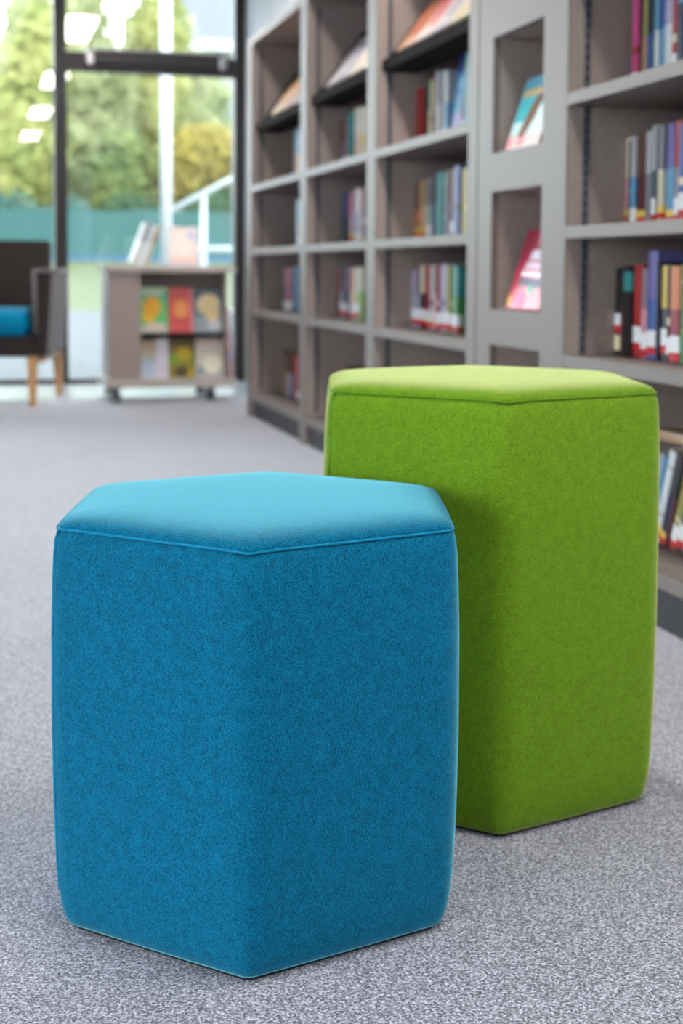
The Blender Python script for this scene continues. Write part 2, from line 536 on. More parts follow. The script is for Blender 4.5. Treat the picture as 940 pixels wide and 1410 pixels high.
# ------------------------------------------------------------------ books
rng = random.Random(5)
C = dict(red=(196, 44, 44), crimson=(170, 30, 60), pink=(226, 70, 140), rose=(232, 150, 165), orange=(232, 120, 60), peach=(240, 186, 150),
         cream=(232, 216, 186), white=(232, 232, 236), yellow=(234, 196, 70), olive=(170, 160, 70), lime=(150, 200, 80), green=(60, 150, 80),
         teal=(40, 150, 150), turquoise=(70, 185, 190), sky=(90, 165, 215), blue=(50, 90, 180), navy=(36, 42, 84), violet=(110, 100, 180),
         lavender=(190, 180, 214), purple=(120, 50, 120), mauve=(150, 120, 140), brown=(110, 70, 52), maroon=(100, 38, 46), black=(30, 28, 32),
         grey=(140, 138, 146), silver=(188, 188, 196), charcoal=(64, 62, 70), tan=(190, 150, 110), mint=(150, 220, 190), slate=(84, 104, 130))
for _k, _v in list(C.items()):
    _g = sum(_v) / 3
    C[_k] = tuple(int((v * 0.82 + _g * 0.18) * 0.93) for v in _v)
NAMES = dict(red='red', crimson='crimson', pink='hot pink', rose='rose pink', orange='orange', peach='peach', cream='cream', white='white', yellow='yellow',
             olive='olive', lime='lime', green='green', teal='teal', turquoise='turquoise', sky='sky blue', blue='blue', navy='navy', violet='violet blue',
             lavender='lavender', purple='purple', mauve='mauve', brown='brown', maroon='maroon', black='black', grey='grey', silver='silver grey',
             charcoal='charcoal', tan='tan', mint='mint', slate='slate blue')
ORD = ['first', 'second', 'third', 'fourth', 'fifth', 'sixth', 'seventh', 'eighth', 'ninth', 'tenth', 'eleventh', 'twelfth', 'thirteenth',
       'fourteenth', 'fifteenth', 'sixteenth', 'seventeenth', 'eighteenth', 'nineteenth', 'twentieth']
_bm = {}
def cover_mat(main, acc, h, style):
    key = (main, acc, round(h, 2), style)
    if key not in _bm:
        a, b = C[main], C[acc]
        st = {0: [(0, a), (h * 0.30, a), (h * 0.72, b), (h * 0.93, a)],
              1: [(0, a), (h * 0.38, b), (h * 0.46, a)],
              2: [(0, a), (h * 0.55, b)],
              3: [(0, a), (h * 0.30, b), (h * 0.34, a), (h * 0.80, b), (h * 0.84, a)],
              4: [(0, a)]}[style]
        _bm[key] = bands('cover_%s_%s' % (main, acc), st, 0.38)
    return _bm[key]

def u_profile(w, d, t, off=0.0, bulge=0.0022, n=5):
    """outline of a book cover seen from above: spine at y=0 (bulging to -y), boards back to y=d"""
    hw = w / 2 + off
    outer = [(-hw, d)]
    for k in range(n + 1):
        s = -1 + 2 * k / n
        outer.append((hw * s, -off - bulge * (1 - s * s) + 0.0012))
    outer.append((hw, d))
    iw = w / 2 - t
    return outer + [(iw, d), (iw, t + 0.0012), (-iw, t + 0.0012), (-iw, d)]

def spine_book(w, h, d, main, acc, style, lab):
    """a closed book standing upright, spine towards -y; returns its root mesh"""
    o = link('book', prism(bmesh.new(), u_profile(w, d, 0.0018), 2, 0, h), cover_mat(main, acc, h, style))
    link('pages', nb(-w / 2 + 0.0019, w / 2 - 0.0019, 0.004, d - 0.004, 0.003, h - 0.003), M['pages'], o)
    if lab:
        bm = bmesh.new()
        dz = rng.uniform(-0.004, 0.012)
        if lab == 'wr':      # white label above a red one
            prism(bm, u_profile(w, 0.018, 0.0018, 0.0006), 2, 0.006 + dz, 0.024 + dz, 1)
            prism(bm, u_profile(w, 0.018, 0.0018, 0.0006), 2, 0.0245 + dz, 0.062 + dz, 0)
            mats = [M['label_white'], M['label_red']]
        elif lab == 'w':
            prism(bm, u_profile(w, 0.018, 0.0018, 0.0006), 2, 0.008 + dz, 0.045 + dz, 0)
            mats = [M['label_white']]
        elif lab == 'wrc':   # white, red and cream stickers
            prism(bm, u_profile(w, 0.018, 0.0018, 0.0006), 2, 0.004 + dz, 0.040 + dz, 2)
            prism(bm, u_profile(w, 0.018, 0.0018, 0.0006), 2, 0.046 + dz, 0.064 + dz, 1)
            prism(bm, u_profile(w, 0.018, 0.0018, 0.0006), 2, 0.0645 + dz, 0.092 + dz, 0)
            mats = [M['label_white'], M['label_red'], M['label_cream']]
        elif lab == 'yr':
            prism(bm, u_profile(w, 0.018, 0.0018, 0.0006), 2, 0.006 + dz, 0.020 + dz, 1)
            prism(bm, u_profile(w, 0.018, 0.0018, 0.0006), 2, 0.0205 + dz, 0.036 + dz, 0)
            mats = [M['label_yellow'], M['label_red']]
        link('spine_label', bm, mats, o)
    return o

LABTXT = {'wr': 'white and red spine label', 'w': 'white spine label', 'wrc': 'white, red and cream spine labels', 'yr': 'yellow and red spine label', None: ''}
_n_on = {}
def shelf_row(y_far, z, recess, rows, where, group, first=0):
    """books standing side by side, first one at the window end; spines face the room"""
    y = y_far
    for i, b in enumerate(rows):
        main, acc, style, wmm, hmm, lab = b[:6]
        lean = b[6] if len(b) > 6 else 0.0
        gap = b[7] if len(b) > 7 else 0.0
        w, h = wmm / 1000.0, hmm / 1000.0
        y -= gap
        o = spine_book(w, h, 0.135 + 0.02 * rng.random(), main, acc, style, lab)
        jit = rng.uniform(-0.006, 0.006)
        lw = abs(math.sin(lean)) * 0.0
        o.location = (XB + recess + jit, y - w / 2, z + (w / 2 * abs(math.sin(lean)) if lean else 0))
        o.rotation_euler = (0, lean, -math.pi / 2)
        y -= w / max(0.3, math.cos(lean)) + 0.0012
        two = NAMES[main] if style == 4 or acc == main else '%s and %s' % (NAMES[main], NAMES[acc])
        txt = '%s book, %s from window end, %s' % (two, ORD[i + first], where)
        if lean: txt = 'leaning ' + txt
        tag(o, txt, 'book', group)
    return y

def face_book(w, h, t, cmat, art):
    """a book shown front cover out (front to -y); art: list of (part, kind, x, z, size.., material)"""
    o = link('picture_book', nb(-w / 2, w / 2, 0, 0.002, 0, h, 0.0006), cmat)
    bm = bmesh.new()
    box(bm, -w / 2, w / 2, t - 0.002, t, 0, h, 0.0006)
    box(bm, -w / 2, -w / 2 + 0.002, 0.002, t - 0.002, 0, h)
    link('back_cover', bm, cmat, o)
    link('pages', nb(-w / 2 + 0.003, w / 2 - 0.004, 0.0022, t - 0.0022, 0.003, h - 0.003), M['pages'], o)
    for part, kind, a in art:
        bm = bmesh.new()
        if kind == 'disc':
            x, z, rx, rz, mt = a
            pts = [(x + rx * math.cos(2 * math.pi * k / 28), z + rz * math.sin(2 * math.pi * k / 28)) for k in range(28)]
            prism(bm, pts, 1, -0.0008, 0.0004)
        elif kind == 'poly':
            pts, mt = a
            prism(bm, pts, 1, -0.0009, 0.0004)
        else:
            x0, x1, z0, z1, mt = a
            box(bm, x0, x1, -0.0007, 0.0004, z0, z1)
        link(part, bm, mt, o)
    return o

def ink(name, rgb, rough=0.45):
    k = 'ink_' + name
    if k not in M: M[k] = plain('printed_' + name, rgb, rough, var=0.12, scale=40)
    return M[k]

# ------------------------------------------------------------------ bookcases
DEP = 0.38
def edged(bm, x0, x1, y0, y1, z0, z1):
    """board with a pale front edging: slot 0 body, slot 1 edging"""
    box(bm, x0, x0 + 0.004, y0, y1, z0, z1, 0.0, 1)
    box(bm, x0 + 0.004, x1, y0, y1, z0, z1, 0.0, 0)
    return bm

def bookcase(label, ya, yb, ta, tb, shelves, ztop, slope=False, strips=True):
    """bay from ya (window end) to yb; ta, tb upright thicknesses"""
    root = empty('bookcase', (XB, (ya + yb) / 2, 0))
    tag(root, label, 'bookcase', 'tall grey library bookcases')
    oy = (ya + yb) / 2
    a, b = ya - oy, yb - oy
    link('side_panel', edged(bmesh.new(), 0, DEP, a - ta, a - 0.0005, 0, ztop), [M['taupe'], M['grey']], root)
    link('side_panel', edged(bmesh.new(), 0, DEP, b + 0.0005, b + tb, 0, ztop), [M['taupe'], M['grey']], root)
    i0, i1 = b + tb, a - ta
    link('back_panel', nb(DEP - 0.012, DEP, i0, i1, 0.09, ztop), M['taupe_shade'], root)
    link('top_panel', edged(bmesh.new(), 0, DEP - 0.012, i0, i1, ztop - 0.035, ztop), [M['taupe'], M['grey']], root)
    for z in shelves:
        link('shelf', nb(0.0, DEP - 0.013, i0 + 0.001, i1 - 0.001, z - 0.030, z, 0.001), M['grey'], root)
    link('plinth', nb(0.018, 0.036, i0, i1, 0, 0.0915), M['plinth'], root)
    if strips:
        for yy, s in ((i1, -1), (i0, 1)):
            bm = bmesh.new()
            y0, y1 = sorted((yy, yy + s * 0.0022))
            box(bm, 0.042, 0.058, y0, y1, 0.14, ztop - 0.06, 0, 0)
            y0, y1 = sorted((yy + s * 0.0018, yy + s * 0.0026))
            z = 0.16
            while z < ztop - 0.08:
                box(bm, 0.046, 0.054, y0, y1, z, z + 0.012, 0, 1)
                z += 0.025
            link('slotted_strip', bm, [M['strip'], M['plinth']], root)
    if slope:
        bm = bmesh.new()
        c, s = math.cos(R(54)), math.sin(R(54))
        L = 0.36
        x0, z0, t = 0.030, 1.478, 0.008
        prism(bm, [(x0, z0), (x0 + L * c, z0 + L * s), (x0 + L * c + t * s, z0 + L * s - t * c), (x0 + t * s, z0 - t * c - 0.006)], 1, i0 + 0.002, i1 - 0.002)
        box(bm, x0 - 0.008, x0 + 0.002, i0 + 0.002, i1 - 0.002, 1.452, 1.492, 0.001)
        box(bm, x0, x0 + 0.12, i0 + 0.002, i1 - 0.002, 1.452, 1.458, 0.001)
        link('display_shelf', bm, M['lip'], root)
    return root

SH = [1.180, 0.862, 0.552, 0.122]
ZT = 1.925
bookcase('tall grey bookcase with a sloped display shelf, the one ending beside the windows', 6.965, 5.735, 0.115, 0.055, SH, ZT, True)
bookcase('tall grey bookcase with a sloped display shelf, second from the windows', 5.735, 4.705, 0.055, 0.055, SH, ZT, True)
bookcase('tall grey bookcase with a sloped display shelf, next to the panel with square niches', 4.705, 3.645, 0.055, 0.075, SH, ZT, True)
bookcase('tall grey bookcase closest to the camera, beside the lime green stool', 3.063, 1.96, 0.018, 0.055, [1.492] + SH, ZT)

# display column with four square niches
ny0, ny1 = 3.0635, 3.637
dc = empty('niche_display_unit', (XB, (ny0 + ny1) / 2, 0))
tag(dc, 'narrow light grey display column with square niches between two bookcases', 'display unit')
oy = (ny0 + ny1) / 2
oa, ob = 3.190 - oy, 3.530 - oy
NZ = [(0.235, 0.552), (0.650, 0.970), (1.075, 1.388), (1.492, 1.805)]
bm = bmesh.new()
box(bm, 0.0, 0.020, ny0 - oy, oa, 0, ZT)
box(bm, 0.0, 0.020, ob, ny1 - oy, 0, ZT)
zz = 0.0
for a, b in NZ:
    box(bm, 0.0, 0.020, oa, ob, zz, a)
    zz = b
box(bm, 0.0, 0.020, oa, ob, zz, ZT)
link('front_panel', bm, M['grey'], dc)
for a, b in NZ:
    bm = bmesh.new()
    box(bm, 0.020, 0.24, oa - 0.012, oa, a - 0.012, b + 0.012)
    box(bm, 0.020, 0.24, ob, ob + 0.012, a - 0.012, b + 0.012)
    box(bm, 0.020, 0.24, oa, ob, b, b + 0.012)
    box(bm, 0.020, 0.24, oa, ob, a - 0.012, a, 0, 1)
    box(bm, 0.228, 0.24, oa, ob, a, b)
    link('niche', bm, [M['taupe'], M['grey']], dc)
    bm = bmesh.new()
    c, s = math.cos(R(71)), math.sin(R(71))
    prism(bm, [(0.052, a), (0.060, a), (0.060 + 0.2 * c, a + 0.2 * s), (0.052 + 0.2 * c, a + 0.2 * s)], 1, oa + 0.03, ob - 0.03)
    link('book_rest', bm, M['taupe'], dc)

D = math.pi / 2
# near bookcase
g = 'books on the third shelf up of the near bookcase'
W1 = 'shelf above the green stool'
shelf_row(3.043, 0.5525, 0.130, [
    ('black', 'maroon', 3, 30, 212, 'wrc'), ('maroon', 'black', 2, 28, 214, None), ('black', 'teal', 0, 40, 216, None), ('red', 'red', 4, 40, 218, 'wr'),
    ('rose', 'mauve', 2, 27, 210, 'wr'), ('blue', 'violet', 2, 46, 250, 'wr'), ('navy', 'navy', 4, 14, 224, None), ('charcoal', 'yellow', 2, 38, 216, 'wr'),
    ('black', 'cream', 1, 15, 214, 'w'), ('crimson', 'orange', 2, 44, 214, 'wr'), ('green', 'lime', 3, 26, 220, None), ('cream', 'sky', 1, 24, 205, 'wr'),
    ('slate', 'silver', 0, 30, 210, 'wr'), ('orange', 'white', 1, 22, 208, None)], W1, g)
g = 'books on the fourth shelf up of the near bookcase'
W2 = 'near shelf, two above stool'
shelf_row(3.043, 0.8625, 0.15, [
    ('rose', 'cream', 2, 27, 214, 'yr'), ('black', 'teal', 1, 14, 206, None), ('sky', 'silver', 2, 24, 214, 'w'), ('maroon', 'brown', 2, 38, 216, 'yr'),
    ('grey', 'silver', 2, 26, 220, None), ('slate', 'silver', 2, 30, 230, 'wr'), ('black', 'black', 4, 13, 224, None), ('cream', 'grey', 2, 25, 226, 'yr'),
    ('sky', 'violet', 2, 34, 228, 'yr'), ('grey', 'red', 2, 36, 230, 'wr'), ('blue', 'cream', 1, 26, 220, 'wr'), ('maroon', 'tan', 1, 30, 224, 'yr'), ('teal', 'white', 1, 24, 220, 'w')], W2, g)
g = 'books on the top visible shelf of the near bookcase'
W3 = 'topmost near shelf in view'
shelf_row(3.012, 1.1805, 0.15, [
    ('pink', 'crimson', 1, 32, 232, 'w'), ('brown', 'black', 2, 14, 228, None), ('tan', 'olive', 2, 18, 226, None), ('blue', 'navy', 2, 26, 236, None),
    ('green', 'lime', 1, 19, 238, None), ('white', 'sky', 2, 14, 234, None), ('sky', 'blue', 2, 18, 240, None), ('white', 'lavender', 2, 46, 246, None),
    ('red', 'cream', 1, 26, 230, 'wr'), ('navy', 'sky', 0, 30, 236, None)], W3, g)
g = 'leaning books on the bottom shelf of the near bookcase'
W4 = 'low shelf behind green stool'
shelf_row(2.895, 0.1225, 0.145, [
    ('grey', 'silver', 2, 22, 224, None, 0.33), ('sky', 'white', 1, 16, 220, None, 0.33), ('white', 'silver', 3, 27, 236, 'yr', 0.33), ('navy', 'charcoal', 2, 24, 232, 'yr', 0.33),
    ('maroon', 'black', 2, 14, 226, None, 0.33), ('olive', 'cream', 3, 26, 232, 'wr', 0.33), ('charcoal', 'green', 1, 28, 230, 'wr', 0.33), ('mauve', 'rose', 2, 24, 226, 'wr', 0.33),
    ('slate', 'white', 1, 26, 232, 'wr', 0.33)], W4, g)
fb = spine_book(0.022, 0.30, 0.15, 'tan', 'cream', 4, None)
fb.rotation_euler = (0, D, -D)
fb.location = (XB + 0.15, 2.88, 0.378)
tag(fb, 'tan book lying flat across the leaning books behind the green stool', 'book')

# bookcase beside the niches
g = 'books on the upper shelf of the bookcase next to the niches'
Wb = 'upper shelf beside niche column'
ye = shelf_row(4.645, 1.1805, 0.15, [
    ('red', 'crimson', 2, 32, 214, None), ('red', 'red', 4, 30, 212, None), ('maroon', 'charcoal', 2, 36, 216, None), ('cream', 'green', 2, 36, 232, None),
    ('cream', 'olive', 1, 30, 226, None), ('brown', 'olive', 2, 36, 224, None), ('white', 'silver', 2, 38, 246, 'w'), ('silver', 'cream', 3, 36, 244, 'w'), ('sky', 'silver', 2, 38, 240, None)], Wb, g)
teal2 = shelf_row(4.155, 1.1805, 0.15, [('teal', 'green', 1, 42, 270, 'w'), ('teal', 'navy', 3, 36, 262, 'w'), ('green', 'teal', 2, 34, 256, 'w')], Wb, g, first=9)
cv = face_book(0.155, 0.285, 0.016, bands('cover_blue_scene', [(0, (150, 90, 170)), (0.035, (176, 170, 214)), (0.10, (110, 176, 214)), (0.17, (60, 130, 190)), (0.235, (44, 60, 140))], 0.35, 0.08),
    [('cover_figure', 'disc', (0.028, 0.115, 0.019, 0.062, ink('plum', (96, 34, 84)))), ('cover_moon', 'disc', (-0.02, 0.185, 0.03, 0.022, ink('pale_blue', (130, 196, 224)))),
     ('cover_title', 'rect', (-0.06, 0.05, 0.235, 0.26, ink('deep_blue', (38, 48, 120))))])
cv.location = (XB + 0.155, 4.235, 1.1830)
cv.rotation_euler = (R(-6), 0, -D)
tag(cv, 'blue and lilac picture book standing cover out between spines near the niches', 'book')
g = 'books on the middle shelf of the bookcase next to the niches'
Wc = 'middle shelf beside niche column'
shelf_row(4.648, 0.8625, 0.15, [
    ('orange', 'brown', 2, 34, 200, 'yr'), ('tan', 'peach', 1, 34, 206, 'yr'), ('peach', 'tan', 2, 40, 210, 'yr'), ('mint', 'grey', 2, 36, 214, 'w'), ('silver', 'grey', 2, 24, 216, 'w'),
    ('slate', 'charcoal', 2, 36, 220, None), ('turquoise', 'teal', 2, 36, 224, None), ('teal', 'green', 1, 36, 226, None), ('teal', 'mint', 3, 34, 222, None),
    ('purple', 'maroon', 2, 34, 224, None), ('maroon', 'brown', 2, 34, 226, 'w'), ('silver', 'rose', 2, 18, 228, 'w'), ('blue', 'navy', 1, 44, 234, None), ('yellow', 'lime', 1, 30, 222, None), ('olive', 'yellow', 1, 34, 220, None)], Wc, g)
g = 'books on the lower shelf of the bookcase next to the niches'
Wd = 'lower shelf beside niche column'
shelf_row(4.645, 0.5525, 0.14, [
    ('silver', 'lavender', 2, 34, 206, 'wr'), ('lavender', 'mauve', 2, 30, 210, 'wr'), ('grey', 'mauve', 1, 34, 214, 'wr'), ('charcoal', 'cream', 2, 36, 222, 'wr'), ('red', 'crimson', 1, 34, 222, 'wr'),
    ('crimson', 'red', 2, 26, 220, 'yr'), ('silver', 'slate', 1, 34, 222, 'wr'), ('rose', 'maroon', 2, 32, 222, 'yr'), ('crimson', 'rose', 1, 28, 220, 'wr'),
    ('lavender', 'violet', 1, 36, 224, 'wr'), ('silver', 'white', 3, 24, 222, 'wr'), ('olive', 'tan', 1, 34, 218, 'wr'), ('green', 'lime', 1, 32, 220, 'wr'), ('green', 'teal', 2, 34, 218, 'wr')], Wd, g)

# second bookcase from the windows
g = 'books on the upper shelf of the second bookcase from the windows'
shelf_row(5.665, 1.1805, 0.15, [
    ('mauve', 'brown', 2, 40, 208, 'w'), ('rose', 'mauve', 1, 36, 210, 'w'), ('teal', 'turquoise', 1, 42, 226, 'w'), ('turquoise', 'teal', 3, 40, 230, 'w'), ('teal', 'sky', 2, 40, 230, 'w'),
    ('olive', 'green', 1, 26, 234, None), ('peach', 'cream', 2, 40, 236, None), ('cream', 'yellow', 1, 40, 234, None), ('yellow', 'cream', 2, 34, 232, None), ('cream', 'peach', 1, 34, 230, None)],
    'upper shelf of second bookcase', g)
g = 'books on the middle shelf of the second bookcase from the windows'
shelf_row(5.655, 0.8625, 0.15, [
    ('slate', 'navy', 1, 40, 218, None), ('navy', 'blue', 2, 36, 222, None), ('maroon', 'purple', 2, 30, 190, None), ('lavender', 'rose', 2, 44, 220, 'yr'), ('rose', 'lavender', 1, 36, 216, 'yr'),
    ('mauve', 'purple', 2, 28, 214, None), ('lavender', 'white', 2, 44, 228, 'w'), ('silver', 'rose', 2, 30, 226, 'yr'), ('crimson', 'red', 2, 36, 218, 'w'), ('maroon', 'rose', 1, 34, 216, None)],
    'middle shelf of second bookcase', g)
g = 'books on the lower shelf of the second bookcase from the windows'
shelf_row(5.672, 0.5525, 0.14, [
    ('maroon', 'crimson', 2, 36, 212, None), ('lavender', 'mauve', 2, 40, 214, 'wr'), ('navy', 'slate', 1, 40, 218, 'wr'), ('slate', 'lavender', 2, 30, 216, 'wr'), ('charcoal', 'grey', 1, 34, 206, None),
    ('cream', 'rose', 2, 44, 214, 'wr'), ('peach', 'cream', 1, 40, 216, 'wr'), ('cream', 'yellow', 1, 30, 216, 'wr'), ('mint', 'lime', 1, 40, 214, 'wr'), ('lime', 'cream', 2, 36, 214, None)],
    'lower shelf of second bookcase', g)
g = 'books on the bottom shelf of the second bookcase from the windows'
shelf_row(5.672, 0.1225, 0.16, [('brown', 'tan', 2, 40, 214, None), ('tan', 'brown', 2, 44, 220, None), ('charcoal', 'brown', 1, 38, 205, None), ('brown', 'charcoal', 1, 40, 210, None)],
    'bottom shelf of second bookcase', g)

# bookcase beside the windows
g = 'books on the upper shelf of the bookcase beside the windows'
shelf_row(6.55, 1.1805, 0.15, [('tan', 'sky', 2, 46, 262, None), ('peach', 'silver', 2, 50, 255, None), ('peach', 'sky', 2, 46, 250, None), ('cream', 'silver', 2, 46, 250, None)],
    'upper shelf beside the windows', g)
g = 'books on the middle shelf of the bookcase beside the windows'
shelf_row(6.52, 0.8625, 0.15, [('sky', 'turquoise', 2, 40, 235, None), ('rose', 'sky', 2, 46, 232, 'w'), ('rose', 'white', 1, 44, 222, 'w'), ('white', 'rose', 2, 44, 216, None)],
    'middle shelf beside the windows', g)
g = 'books on the lower shelf of the bookcase beside the windows'
shelf_row(6.74, 0.5525, 0.14, [('brown', 'mauve', 2, 50, 205, 'w'), ('mauve', 'rose', 2, 50, 212, 'w'), ('rose', 'lavender', 1, 46, 212, 'w'), ('purple', 'crimson', 1, 46, 210, 'w'),
    ('charcoal', 'slate', 1, 30, 212, None), ('sky', 'blue', 1, 50, 218, None), ('sky', 'slate', 3, 44, 220, None)],
    'lower shelf beside the windows', g)
g = 'books on the bottom shelf of the bookcase beside the windows'
shelf_row(6.72, 0.1225, 0.14, [('tan', 'brown', 2, 50, 228, None, 0.10), ('slate', 'tan', 2, 50, 226, None, 0.10), ('lavender', 'brown', 2, 46, 224, None, 0.10), ('charcoal', 'tan', 1, 40, 216, None, 0.0, 0.02),
    ('red', 'crimson', 1, 50, 226, None, 0.0, 0.01), ('crimson', 'red', 2, 46, 224, 'w')],
    'bottom shelf beside the windows', g)

# books shown cover out on the sloped display shelves
def sloped(y, w, h, main, stripes, label, group, art=()):
    o = face_book(w, h, 0.010, main, list(art))
    a = R(36)
    o.rotation_euler = (-a, 0, -D)
    o.location = (XB + 0.0375, y, 1.5080)
    tag(o, label, 'book', group)
    return o
def sc_cover(nm, a, b, c):
    a, b, c = [tuple(int(v * 0.74) for v in q) for q in (a, b, c)]
    return bands(nm, [(0, a), (0.04, b), (0.15, c), (0.20, a)], 0.35, 0.06)
g = 'books on the sloped display shelf next to the niches'
for y, w, nm, a, b, c, txt in (
    (4.445, 0.20, 'peach', (240, 186, 140), (236, 150, 110), (232, 130, 96), 'peach and orange book on the sloped shelf beside the niches, far end'),
    (4.255, 0.17, 'blush', (244, 224, 224), (238, 204, 204), (226, 120, 120), 'pale pink book on the sloped shelf beside the niches, after the peach one'),
    (4.085, 0.16, 'lilac', (206, 200, 214), (232, 226, 226), (170, 164, 186), 'lilac grey book in the middle of the sloped shelf beside the niches'),
    (3.925, 0.15, 'butter', (240, 226, 190), (236, 212, 160), (226, 216, 204), 'butter yellow book on the sloped shelf beside the niches, after the lilac one'),
    (3.786, 0.12, 'ice', (214, 226, 234), (242, 236, 210), (160, 200, 214), 'ice blue and cream book on the sloped shelf, touching the niche column side')):
    sloped(y, w, 0.26, sc_cover('cover_' + nm, a, b, c), None, txt, g,
           [('cover_title', 'rect', (-w * 0.36, w * 0.36, 0.195, 0.225, ink('title_' + nm, tuple(int(v * 0.52) for v in a)))),
            ('cover_picture', 'disc', (0, 0.10, w * 0.32, 0.055, ink('art_' + nm, tuple(int(v * 0.8) for v in c))))])
g = 'books on the sloped display shelf of the second bookcase from the windows'
for y, w, nm, a, b, c, txt in (
    (5.435, 0.16, 'pearl', (214, 206, 218), (228, 222, 226), (196, 186, 206), 'pearl lilac book on the sloped shelf second from the windows, far end'),
    (5.265, 0.15, 'heather', (150, 134, 178), (206, 200, 222), (120, 110, 160), 'heather purple book on the sloped shelf second from the windows'),
    (5.100, 0.16, 'sand', (236, 220, 188), (232, 206, 160), (226, 200, 170), 'sand coloured book on the sloped shelf second from the windows'),
    (4.925, 0.16, 'ivory', (236, 230, 220), (226, 210, 190), (214, 206, 200), 'ivory book on the sloped shelf second from the windows, near end')):
    sloped(y, w, 0.25, sc_cover('cover_' + nm, a, b, c), None, txt, g,
           [('cover_title', 'rect', (-w * 0.36, w * 0.36, 0.19, 0.22, ink('title_' + nm, tuple(int(v * 0.5) for v in a)))),
            ('cover_picture', 'disc', (0, 0.10, w * 0.30, 0.05, ink('art_' + nm, tuple(int(v * 0.8) for v in c))))])
g = 'books on the sloped display shelf beside the windows'
for y, w, nm, a, b, c, txt in (
    (6.49, 0.20, 'honey', (238, 206, 150), (232, 226, 214), (226, 160, 90), 'honey and orange book on the sloped shelf beside the windows, far end'),
    (6.28, 0.19, 'salmon', (226, 178, 160), (206, 166, 160), (236, 190, 140), 'salmon pink book on the sloped shelf beside the windows, in the middle'),
    (6.07, 0.19, 'dust', (206, 186, 184), (196, 176, 180), (232, 196, 150), 'dusty rose book on the sloped shelf beside the windows, near end')):
    sloped(y, w, 0.25, sc_cover('cover_' + nm, a, b, c), None, txt, g,
           [('cover_title', 'rect', (-w * 0.36, w * 0.36, 0.19, 0.22, ink('title_' + nm, tuple(int(v * 0.52) for v in a)))),
            ('cover_picture', 'disc', (0, 0.10, w * 0.30, 0.05, ink('art_' + nm, tuple(int(v * 0.8) for v in c))))])

# niche books
o = face_book(0.225, 0.205, 0.012, bands('cover_lagoon', [(0, (214, 206, 204)), (0.05, (196, 226, 226)), (0.085, (70, 178, 190)), (0.145, (90, 190, 204)), (0.185, (120, 190, 214))], 0.3, 0.05),
    [('cover_title', 'rect', (-0.10, 0.06, 0.150, 0.170, ink('wheat', (226, 200, 150)))),
     ('cover_figure', 'poly', ([(-0.050, 0.035), (-0.012, 0.030), (0.030, 0.085), (0.045, 0.135), (0.028, 0.152), (0.0, 0.140), (-0.030, 0.090)], ink('chestnut', (120, 82, 62)))),
     ('cover_face', 'disc', (0.004, 0.115, 0.017, 0.018, ink('tan_face', (176, 132, 110)))),
     ('cover_spray', 'disc', (0.062, 0.075, 0.026, 0.045, ink('foam', (214, 240, 236)))),
     ('cover_flower', 'disc', (-0.093, 0.020, 0.016, 0.020, ink('coral', (232, 150, 156)))),
     ('cover_flower', 'disc', (-0.020, 0.020, 0.026, 0.014, ink('coral', (232, 150, 156))))])
o.rotation_euler = (R(-18), 0, -D)
o.location = (XB + 0.022, 3.382, 1.0792)
tag(o, 'turquoise picture book with a brown figure, propped in the upper niche', 'book')
o = face_book(0.225, 0.222, 0.014, bands('cover_crimson', [(0, (206, 56, 84)), (0.06, (180, 30, 66)), (0.17, (160, 30, 62))], 0.3, 0.03),
    [('cover_title', 'poly', ([(-0.070, 0.092), (0.1, 0.085), (0.1, 0.100), (-0.066, 0.104)], ink('snow', (240, 228, 238)))),
     ('cover_title', 'poly', ([(-0.060, 0.110), (0.1, 0.108), (0.1, 0.128), (-0.050, 0.132)], ink('petal', (226, 196, 216)))),
     ('cover_title', 'poly', ([(-0.045, 0.138), (0.1, 0.136), (0.1, 0.158), (-0.032, 0.164)], ink('snow', (240, 228, 238)))),
     ('cover_banner', 'poly', ([(-0.062, 0.066), (0.1, 0.058), (0.1, 0.080), (-0.068, 0.086)], ink('slate_ink', (92, 88, 116)))),
     ('cover_leaf', 'disc', (0.022, 0.062, 0.018, 0.020, ink('jade', (70, 200, 168)))),
     ('cover_flower', 'disc', (-0.030, 0.024, 0.032, 0.022, ink('pink_ink', (236, 110, 160)))),
     ('cover_star', 'disc', (-0.098, 0.022, 0.012, 0.016, ink('gold', (236, 180, 60)))),
     ('cover_berry', 'disc', (0.0, 0.190, 0.018, 0.014, ink('rose_ink', (214, 90, 120))))])
o.rotation_euler = (R(-17), 0, -D)
o.location = (XB + 0.022, 3.362, 0.6546)
tag(o, 'crimson picture book with white lettering, propped in the niche above the green stool', 'book')

# ------------------------------------------------------------------ mobile book display on castors
ct = empty('book_trolley', (1.09, 7.75, 0))
tag(ct, 'low taupe mobile book display on castors in front of the window', 'book trolley')
x0, x1 = -0.335, 0.335
DD = 0.46
link('top_board', nb(-0.355, 0.385, -0.02, DD + 0.02, 0.742, 0.776, 0.003), M['board'], ct)
link('bottom_board', nb(-0.360, 0.388, -0.02, DD + 0.02, 0.086, 0.130, 0.003), M['board'], ct)
link('end_panel', nb(x0, -0.160, 0, 0.018, 0.130, 0.742), M['taupe'], ct)
link('end_panel', nb(x0, x0 + 0.018, 0.018, DD, 0.130, 0.742), M['taupe'], ct)
link('divider_panel', nb(-0.178, -0.160, 0.018, DD, 0.130, 0.742), M['taupe'], ct)
link('end_panel', nb(x1 - 0.012, x1, 0.0, DD, 0.130, 0.742), M['taupe'], ct)
link('back_panel', nb(-0.160, x1 - 0.012, 0.20, 0.215, 0.130, 0.742), M['taupe'], ct)
link('shelf', nb(-0.160, x1 - 0.012, 0.004, 0.20, 0.372, 0.392), M['lip'], ct)
